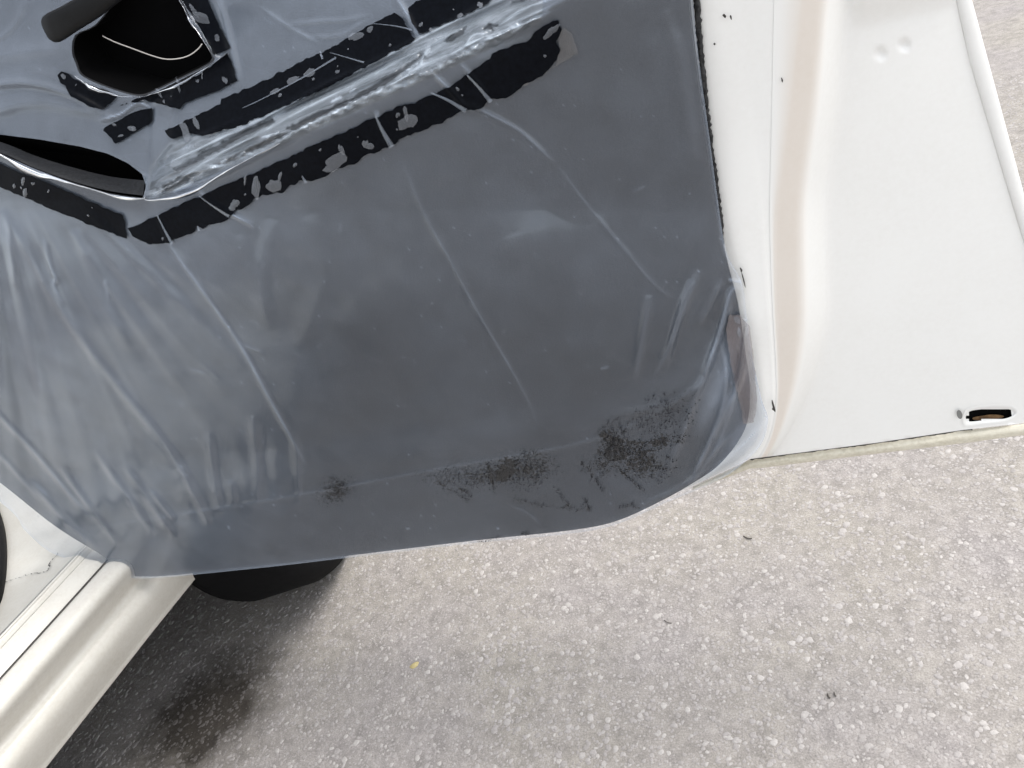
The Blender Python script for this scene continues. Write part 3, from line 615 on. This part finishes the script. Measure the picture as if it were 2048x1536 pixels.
STREAK = [[(875, 965), (910, 985), (935, 1000)], [(920, 978), (945, 993)], [(1110, 975), (1140, 1015)], [(1030, 1000), (1080, 1010), (1150, 1018), (1180, 1020)], [(1170, 1000), (1178, 1020)],
          [(1240, 1015), (1265, 1008), (1275, 1018)], [(1240, 940), (1290, 985)], [(1200, 870), (1260, 885), (1330, 885)], [(960, 1083), (985, 1078), (998, 1072)], [(1045, 1066), (1060, 1066)], [(975, 925), (990, 990)], [(1160, 920), (1205, 980)]]
def film_fields(u, v, fine=False):
    d = trim_d(u, v) + .0035
    crz = np.zeros_like(u); con = np.zeros_like(u)
    # slack: broad soft undulation, drawn into folds fanning out towards the lower left
    d += .0035 * fbm(u / 170, v / 170, 11, 3)
    lf = sstep(u + .55 * v, 1150, 350) * sstep(v, 380, 560)
    ang = np.arctan2(v - 180, u + 60); rad = np.hypot(v - 180, u + 60)
    d += lf * .0022 * vnoise(ang * 26, rad / 700, 21) + lf * .0004 * vnoise(ang * 60, rad / 420, 22)
    bot = sstep(v - np.interp(u, *np.array(SEAM).T), -190, -40) * (1 - sstep(v - np.interp(u, *np.array(SEAM).T), 0, 45)) * sstep(u, 680, 560)
    d += bot * .0018 * vnoise((u - .25 * v) / 26, v / 240, 31)
    rc = sstep(np.hypot((u - 1440) / 230, (v - 800) / 300), 1, .2)
    d += rc * .004 * vnoise((u + .45 * v) / 38, (v - .4 * u) / 260, 41)
    # bridged and crumpled strip over the pocket ledge
    a = np.interp(u, *np.array(VU).T); b = np.interp(u, *np.array(VR).T)
    bandm = sstep(v, a - 12, a + 6) * (1 - sstep(v, b - 4, b + 26)) * sstep(u, 280, 330) * (1 - sstep(u, 1080, 1180))
    along = u + .45 * (a - v); t = (v - a) / np.maximum(b - a, 10)
    p_ = u * .913 - v * .407; q_ = u * .407 + v * .913
    rg = lambda x, y, k: 1 - 2 * np.abs(vnoise(x, y, k))
    d += bandm * (.0036 * rg(p_ / 330, q_ / 15, 51) + .0018 * rg(p_ / 140, q_ / 9, 52))
    if fine: d += bandm * (.0009 * rg(p_ / 48, q_ / 6, 59) + .0003 * vnoise(p_ / 9, q_ / 4, 60)); crz += bandm * .45 * np.clip(rg(p_ / 140, q_ / 7, 63) - .6, 0, 1)
    edge = np.exp(-((v - b - 2) / 9) ** 2) * sstep(u, 290, 330) * (1 - sstep(u, 1050, 1120))
    d += edge * (.0030 + .0030 * vnoise(u / 17, v / 9, 54) + .002 * vnoise(u / 6, v / 6, 50)); crz += edge * np.clip(.15 + .6 * vnoise(u / 19, v / 8, 55), 0, 1) + bandm * .10 * np.clip(.6 + vnoise(along / 30, t * 5, 56), 0, 1.3)
    for PP in DARKP:
        m = (u > min(p[0] for p in PP) - 8) & (u < max(p[0] for p in PP) + 8)
        if m.any():
            dd, _, _, _ = seg_dist(u[m], v[m], PP, True); sg = np.where(inside(u[m], v[m], PP), dd, -dd) + 3 * vnoise(u[m] / 9, v[m] / 6, 58)
            k = sstep(sg, -1.5, 2.5); crz[m] = crz[m] * (1 - .9 * k) - .24 * k; d[m] -= .003 * k
    edge2 = sstep(b - v, -60, -5) * (v > b) * sstep(u, 280, 320) * (1 - sstep(u, 950, 1080)); crz += .12 * edge2
    d += .0045 * np.exp(-((u - 1075) / 60) ** 2 - ((v - 480) / 48) ** 2) - .005 * np.exp(-((u - 1150) / 70) ** 2 - ((v - 385) / 45) ** 2)   # film bulge and dent added to form soft reflections right of centre
    for pts, h, w, wh in CREASES:
        P = np.array(pts, float); m = (u > P[:, 0].min() - 5 * w) & (u < P[:, 0].max() + 5 * w) & (v > P[:, 1].min() - 5 * w) & (v < P[:, 1].max() + 5 * w)
        if not m.any(): continue
        dd, _, _, al = seg_dist(u[m], v[m], smooth_poly(P, 4, False)); tap = np.clip(np.minimum(al, 1 - al) * 5, 0, 1) ** .6
        g = np.exp(-(dd / w) ** 2) * tap; d[m] += h * g * .8; crz[m] += wh * np.exp(-(dd / max(2.4, w * .42)) ** 2) * tap * (.75 + .25 * vnoise(u[m] / 25, v[m] / 25, 61))
    for (cu, cv), (ru, rv), s in CONTACT:
        x = u - cu; y = (v - cv) + .18 * x; r = np.hypot(x / ru, y / rv) + .35 * fbm(u / 26, v / 26, 71, 3); con += s * (1 - sstep(r, .2, 1.35)) * .85
    for P in STREAK:
        dd, _, _, _ = seg_dist(u, v, P); con += .5 * np.exp(-(dd / 4) ** 2)
    dd, _, _, _ = seg_dist(u, v, FILM, True); crz += .30 * np.exp(-(dd / 4.0) ** 2); d += .0015 * np.exp(-(dd / 9) ** 2)
    d = np.maximum(d, trim_d(u, v) + .0012)
    dust = vnoise(u / 3.1, v / 3.1, 81); crz += .25 * (dust > .93) * (vnoise(u / 60, v / 60, 82) > 0)
    return d, np.clip(crz, -.3, 1.2), np.clip(con, 0, 2.5)
def slack(u, v):                               # film hangs looser, so milkier, above the pocket and towards the hinge
    a = np.interp(u, *np.array(VR).T)
    return .75 * sstep(a - v, -30, 40) + 1.0 * sstep(u + .12 * v, 900, 260) * sstep(v, a, a + 60) + .22 * fbm(u / 240, v / 240, 91, 3) + 1.9 * sstep(np.hypot((u - 1490) / 120, (v - 820) / 200), 1, .3) * (1 + .6 * vnoise((u + .45 * v) / 22, (v - .4 * u) / 160, 43))
film = thing('plastic_film', 'wrinkled milky plastic film covering the dark door trim', 'plastic film', (-.5, YD, .3))
bu_ = np.linspace(298, 1085, 90)
BAND = np.vstack([np.c_[bu_, np.interp(bu_, *np.array(VU).T) - 16], np.c_[bu_, np.interp(bu_, *np.array(VR).T) + 16][::-1]])
u, v, fc = cell_mesh(BAND, 2.0); d, crz, con = film_fields(u, v, True)
adopt(mesh_obj('crumpled_ridge', on_door(u, v, d), fc, M_ridge, None, True, {'crease': crz, 'contact': con, 'slack': slack(u, v)}), film)
u, v, fc = cell_mesh(FILM, 3.6, [HOLE, SLOT, BAND])
d, crz, con = film_fields(u, v)
FV = on_door(u, v, d)
adopt(mesh_obj('film_sheet', FV, fc, M_film, None, True, {'crease': crz, 'contact': con, 'slack': slack(u, v)}), film)
# powdery black dirt ground into the film along the lower edge: too fine to count
ns = 80000; su_ = rng.uniform(600, 1460, ns); sv_ = rng.uniform(740, 1095, ns); w = np.zeros(ns)
for (cu, cv), (ru, rv), s_ in CONTACT:
    x = su_ - cu; y = (sv_ - cv) + .18 * x; r = np.hypot(x / ru, y / rv) + .45 * fbm(su_ / 22, sv_ / 22, 71, 3); w = np.maximum(w, s_ * .75 * (1 - sstep(r, .1, 1.35)) * (.45 + .55 * (vnoise(su_ / 7, sv_ / 7, 73) > -.2)))
for P in STREAK:
    dd, _, _, _ = seg_dist(su_, sv_, P); w = np.maximum(w, .42 * np.exp(-(dd / 3.6) ** 2))
ok = rng.random(ns) < w; su_, sv_ = su_[ok], sv_[ok]
for P in STREAK:                               # extra along the streaks
    q = smooth_poly(P, 30, False); q = q[rng.integers(0, len(q), 26)] + rng.normal(0, 2.4, (26, 2)); su_ = np.r_[su_, q[:, 0]]; sv_ = np.r_[sv_, q[:, 1]]
ds_ = film_fields(su_, sv_)[0] + .0012; Pc = on_door(su_, sv_, ds_); rs = rng.uniform(.00018, .00075, len(su_)); V = []; Fc = []
for i in range(len(su_)):
    a0 = rng.random() * 6.28; b0 = len(V); e_ = .6 + .9 * rng.random()
    for k in range(5): V.append(Pc[i] + np.array([rs[i] * e_ * math.cos(a0 + k * 1.2566), -.0002, rs[i] * math.sin(a0 + k * 1.2566)]))
    V.append(Pc[i] + np.array([0, -.0005, 0])); Fc += [(b0 + k, b0 + (k + 1) % 5, b0 + 5) for k in range(5)]
dirt = adopt(mesh_obj('dirt_specks', V, Fc, simple('black_dirt', (.006, .006, .007), .9, 300, .3, 0), None, False), film); tag(dirt, kind='stuff')
# lifted film edges curling round the two openings
def curl(pts, w0, lift, name='curled_edge'):
    q = smooth_poly(pts, 7, False); V = []; Fc = []; K = 6; at = []
    t_ = np.gradient(q, axis=0); nn = np.c_[-t_[:, 1], t_[:, 0]]; nn /= np.linalg.norm(nn, axis=1)[:, None]
    for i in range(len(q)):
        ww = w0 * (.75 + .5 * vnoise(i / 3., 4)) * min(1, min(i, len(q) - 1 - i) / 4 + .25)
        for k in range(K):
            s = k / (K - 1); uu_ = q[i, 0] + nn[i, 0] * ww * s; vv_ = q[i, 1] + nn[i, 1] * ww * s
            dd_ = film_fields(np.array([uu_]), np.array([vv_]))[0][0] if k == K - 1 else trim_d(np.array([uu_]), np.array([vv_]))[0] + .004
            V.append(on_door(uu_, vv_, float(dd_) + lift * math.sin(math.pi * s * .9) + .0018 * float(vnoise(i / 2.3, s * 4, 6)))); at.append(.22 + .35 * float(vnoise(i / 2., s * 5, 9)))
    for i in range(len(q) - 1):
        for k in range(K - 1): Fc.append((i * K + k, (i + 1) * K + k, (i + 1) * K + k + 1, i * K + k + 1))
    adopt(mesh_obj(name, V, Fc, M_film, None, True, {'crease': np.clip(at, 0, 1), 'contact': np.zeros(len(V))}), film)
curl([(150, 150), (165, 160), (195, 172), (240, 190), (280, 192)], 13, .006)
curl([(278, 193), (310, 184), (360, 160), (418, 130), (455, 104)], 11, .007)
curl([(354, -10), (372, 22), (386, 44), (406, 78), (428, 114)], 7, .005)
curl([(-40, 288), (0, 306), (70, 338), (150, 366), (220, 386), (288, 396)], 14, .006)
curl([(292, 392), (300, 398), (380, 378), (470, 330), (560, 285)], 12, .007)

# ------------------------------------------------------------------ tape strips
def ragged(poly, n=3, amp=1.6, seed=1, step=5):
    P = np.array(poly, float); out = []
    for i in range(len(P)):
        a, b = P[i], P[(i + 1) % len(P)]; L = np.hypot(*(b - a)); k = max(1, int(L / step))
        for j in range(k): out.append(a + (b - a) * j / k)
    out = np.array(out); rr = np.random.default_rng(seed); w = rr.normal(0, amp, out.shape); w = (w + np.roll(w, 1, 0)) / 1.6
    return out + w
def tape(name, label, poly, bubbles=(), amp=1.4, seed=1, mat=None, up=.0022, cat='tape', extra=0, group='tape strips', folds=()):
    poly = ragged(poly, amp=amp, seed=seed); c = poly.mean(0)
    base = on_door(c[0], c[1], float(film_fields(np.array([c[0]]), np.array([c[1]]))[0][0]))
    root = thing(name, label, cat, tuple(float(x) for x in base), group)
    u, v, fc = cell_mesh(poly, 4)
    d = film_fields(u, v)[0] + up
    o = adopt(mesh_obj('strip', on_door(u, v, d), fc, mat or M_tape, None, True, {'crease': np.zeros(len(u)), 'contact': np.zeros(len(u))}), root)
    for fp, fw in folds:
        q = smooth_poly(fp, 8, False); t_ = np.gradient(q, axis=0); nn = np.c_[-t_[:, 1], t_[:, 0]]; nn /= np.linalg.norm(nn, axis=1)[:, None]; k = len(q)
        ww = fw * (.35 + .65 * np.linspace(0, 1, k) ** 1.5)[:, None]; Q = np.vstack([q - nn * ww, q, q + nn * ww])
        dd = film_fields(Q[:, 0], Q[:, 1])[0] + up + np.r_[np.full(k, .0003), np.full(k, .0007), np.full(k, .0003)]
        adopt(mesh_obj('fold', on_door(Q[:, 0], Q[:, 1], dd), [(r * k + i, (r + 1) * k + i, (r + 1) * k + i + 1, r * k + i + 1) for r in (0, 1) for i in range(k - 1)], M_film, None, True, {'crease': np.r_[np.zeros(k), np.full(k, .22), np.zeros(k)], 'contact': np.zeros(3 * k)}), root)
    rr = np.random.default_rng(seed + 50); bl = list(bubbles); lo, hi = poly.min(0), poly.max(0); tries = 0
    while extra and tries < 4000:
        tries += 1; p = lo + rr.random(2) * (hi - lo)
        if inside(np.array([p[0]]), np.array([p[1]]), poly)[0] and seg_dist(np.array([p[0]]), np.array([p[1]]), poly, True)[0][0] > 7:
            s = 1.3 + 3.2 * rr.random() ** 2; bl.append((p[0], p[1], s, s * (.8 + 1.4 * rr.random()), rr.random() * 3)); extra -= 1
    for (bu, bv, ru, rv, an) in bl:
        m = 14; t = np.linspace(0, 2 * math.pi, m + 1)[:-1]; k = 1 + .32 * np.sin(t * 2 + rr.random() * 6) * rr.random() + .2 * rr.normal(size=m) * .6
        ca, sa = math.cos(an), math.sin(an); x = ru * k * np.cos(t); y = rv * k * np.sin(t)
        pu = np.r_[bu + x * ca - y * sa, bu + .6 * (x * ca - y * sa), bu]; pv = np.r_[bv + x * sa + y * ca, bv + .6 * (x * sa + y * ca), bv]
        dd = film_fields(pu, pv)[0] + up + np.r_[np.full(m, .0004), np.full(m, .0007), .0007]
        Fb = [(i, m + i, m + (i + 1) % m, (i + 1) % m) for i in range(m)] + [(m + i, 2 * m, m + (i + 1) % m) for i in range(m)]
        adopt(mesh_obj('air_bubble', on_door(pu, pv, dd), Fb, M_bubble, None, True, {'crease': np.full(len(pu), .02), 'contact': np.zeros(len(pu))}), root)
    return root
tape('tape_strip', 'straight black tape strip under the dark pocket opening, left edge of photo', [(-220, 235), (-100, 285), (0, 328), (60, 352), (150, 390), (245, 430), (251, 452), (254, 478), (200, 458), (100, 417), (0, 374), (-100, 330), (-220, 280)],
     [(50, 385, 5, 8, .4), (66, 367, 4, 3, .2), (28, 372, 3, 5, 0)], 1.0, 3, extra=8)
tape('tape_strip', 'longest black tape strip, slanting below the crumpled film ridge', [(256, 458), (315, 432), (400, 392), (500, 350), (600, 303), (700, 258), (790, 216), (830, 205), (900, 172), (935, 150), (962, 130), (985, 110), (1010, 96), (1040, 88), (1060, 76), (1085, 55), (1105, 42), (1120, 44), (1123, 62), (1112, 82), (1118, 100), (1112, 122), (1085, 150), (1050, 168), (1035, 182), (1010, 196), (978, 200), (965, 214), (945, 219), (925, 222), (860, 256), (800, 280), (780, 292), (755, 305), (735, 306), (715, 328), (690, 332), (650, 352), (620, 364), (600, 360), (560, 385), (520, 390), (490, 414), (470, 424), (455, 440), (405, 458), (395, 452), (380, 470), (345, 478), (340, 486), (300, 488), (272, 478)],
     [(668, 325, 26, 14, -.35), (683, 300, 5, 12, -.3), (815, 245, 22, 13, -.5), (812, 228, 5, 14, -.1), (735, 290, 9, 10, .3), (548, 372, 16, 12, -.2), (560, 352, 4, 9, .2), (512, 375, 8, 24, .05), (468, 410, 10, 10, 0), (1102, 65, 7, 19, .75), (490, 360, 3, 8, .1), (590, 330, 4, 4, 0), (640, 300, 3, 3, 0), (1090, 112, 3, 3, 0), (915, 178, 4, 4, 0)], 1.7, 5, extra=6, folds=[([(314, 430), (328, 458), (344, 488)], 3.5), ([(398, 392), (425, 412), (458, 433)], 3), ([(751, 232), (763, 258), (784, 294)], 6), ([(862, 186), (895, 200), (932, 222)], 5), ([(934, 150), (960, 178), (982, 204)], 5), ([(395, 452), (398, 462)], 3), ([(604, 352), (612, 366)], 4)])
tape('tape_strip', 'black tape strip with ragged top edge, slanting above the crumpled film ridge', [(330, 262), (395, 232), (440, 208), (442, 197), (480, 184), (520, 165), (560, 146), (610, 120), (640, 106), (660, 98), (720, 62), (790, 22), (806, 40), (825, 72), (835, 78), (700, 150), (640, 182), (560, 215), (480, 252), (405, 272), (375, 268), (345, 280)],
     [(712, 72, 15, 9, -.5), (740, 58, 8, 5, -.4), (620, 145, 12, 7, -.5), (585, 160, 14, 6, -.45), (550, 183, 12, 4, -.45), (370, 262, 9, 18, -.35), (392, 246, 5, 14, -.2), (560, 190, 4, 4, 0)], 1.7, 7, extra=6, folds=[([(660, 105), (728, 125)], 2), ([(745, 47), (790, 52), (824, 60)], 2), ([(485, 216), (520, 200), (600, 158), (672, 115)], 2.2), ([(640, 108), (645, 118)], 2.5), ([(640, 102), (644, 114)], 3)])
tape('tape_strip', 'black tape strip running off the top edge, right of the others', [(815, 18), (830, 4), (900, -40), (980, -95), (1030, -60), (972, 8), (930, 28), (850, 64), (838, 66), (825, 45)],
     [(960, 10, 7, 6, 0), (920, 31, 5, 5, 0), (862, 60, 4, 4, 0)], 1.2, 9, extra=3)
tape('tape_strip', 'short black rectangular tape piece just below the handle opening', [(203, 258), (250, 234), (280, 220), (304, 216), (306, 240), (300, 246), (232, 287)],
     [(228, 249, 4, 3.5, 0), (264, 257, 9, 5, .3)], .9, 11, extra=2)
tape('tape_strip', 'black tape strip down the right side of the handle opening', [(352, -60), (408, -60), (416, 0), (440, 55), (462, 96), (428, 110), (410, 76), (390, 40), (362, -2)],
     [(402, 36, 20, 9, .35), (434, 76, 5, 7, -.4), (388, 22, 14, 4, .95)], .8, 13, extra=2)
tape('tape_strip', 'creased black tape piece under the right corner of the handle opening', [(240, 212), (275, 195), (300, 190), (330, 180), (378, 160), (420, 135), (452, 104), (461, 120), (474, 160), (440, 180), (405, 192), (370, 206), (360, 218), (320, 208), (285, 200)],
     [(450, 160, 4, 8, -.3), (395, 162, 3.5, 3.5, 0), (404, 150, 2, 7, 0), (318, 186, 3, 10, -.6), (356, 170, 3, 14, -.3)], .9, 15, extra=2)
tape('tape_strip', 'curved black tape piece under the left corner of the handle opening', [(114, 150), (124, 143), (138, 148), (150, 158), (185, 178), (236, 192), (222, 206), (205, 219), (175, 210), (140, 192), (131, 172), (120, 165)],
     [(127, 153, 5, 5, 0)], .7, 17, extra=1)
tape('tape_patch', 'clear tape end with a visible corner, at the right end of the longest strip', [(1040, 168), (1085, 152), (1112, 128), (1120, 100), (1116, 70), (1128, 55), (1144, 68), (1156, 106), (1100, 140), (1050, 172)], (), .5, 19, M_clear, .0016, 'tape', 0, None)
tape('tape_patch', 'clear tape patch with a tinted-in pinkish ground reflection on the rear corner of the door film', [(1458, 628), (1482, 632), (1500, 655), (1508, 720), (1514, 800), (1508, 845), (1488, 848), (1476, 790), (1460, 720), (1452, 660)],
     [(1474, 640, 5, 10, -.4), (1478, 664, 4, 9, -.3), (1490, 640, 6, 4, .3)], 1.2, 21, M_tintedtape, .003, 'tape', 0, None)
# thick rubber block beside the handle opening
bl = [(82, 42), (92, 28), (120, 14), (170, -14), (260, -60), (300, -40), (244, 0), (200, 34), (155, 62), (120, 84), (100, 80), (88, 62)]
P = smooth_poly(bl, 3); c = P.mean(0); layers = [(1., -.034), (1.0, -.022), (.96, -.016), (.82, -.013), (.4, -.012)]
V = np.vstack([on_door(c[0] + (P[:, 0] - c[0]) * s, c[1] + (P[:, 1] - c[1]) * s, np.full(len(P), dd)) for s, dd in layers]); n = len(P)
Fc = [(k * n + i, k * n + (i + 1) % n, (k + 1) * n + (i + 1) % n, (k + 1) * n + i) for k in range(len(layers) - 1) for i in range(n)] + [tuple((len(layers) - 1) * n + i for i in range(n))]
pad_ = mesh_obj('rubber_pad', V, Fc, M_black); tag(pad_, 'thick black rounded rubber pad at the top left corner', 'rubber pad')

# ------------------------------------------------------------------ litter on the ground
def flake(name, label, cat, px, size, ang, mat, h=.0022):
    c = on_level(px[0], px[1], GZ); m = 12; V = []; Fc = []
    for k, (s, z) in enumerate(((1, .0006), (.7, h), (0.05, h * 1.15))):
        for i in range(m):
            t = 2 * math.pi * i / m; x = size[0] * s * math.cos(t) * (1 + .12 * math.sin(3 * t)); y = size[1] * s * math.sin(t)
            V.append((c[0] + x * math.cos(ang) - y * math.sin(ang), c[1] + x * math.sin(ang) + y * math.cos(ang), GZ + z))
    for k in (0, 1):
        for i in range(m): Fc.append((k * m + i, k * m + (i + 1) % m, (k + 1) * m + (i + 1) % m, (k + 1) * m + i))
    Fc.append(tuple(2 * m + i for i in range(m)))
    return tag(mesh_obj(name, V, Fc, mat), label, cat)
flake('leaf_scrap', 'small yellow dry leaf scrap lying on the speckled ground', 'leaf', (829, 1331), (.0085, .006), .6, simple('dry_leaf', (.42, .35, .17), .7, 300, .2, .2))
def twig(label, a, b, r):
    p = [on_level(*a, GZ + .0012), on_level((a[0] + b[0]) / 2, (a[1] + b[1]) / 2 + 2, GZ + .0022), on_level(*b, GZ + .0012)]
    o = tube('twig', [tuple(q) for q in smooth_poly(p, 4, False)], r * .8, M_twig); tag(o, label, 'twig')
twig('short dark curved twig on the ground below the door corner', (1487, 1072), (1504, 1077), .0011)
twig('larger of two dark specks on the ground near the bottom right', (1655, 1388), (1660, 1396), .0014)
twig('smaller of two dark specks on the ground near the bottom right', (1668, 1385), (1672, 1392), .0010)
twig('tiny dark twig on the ground left of the other twigs', (1328, 1240), (1343, 1246), .0008)
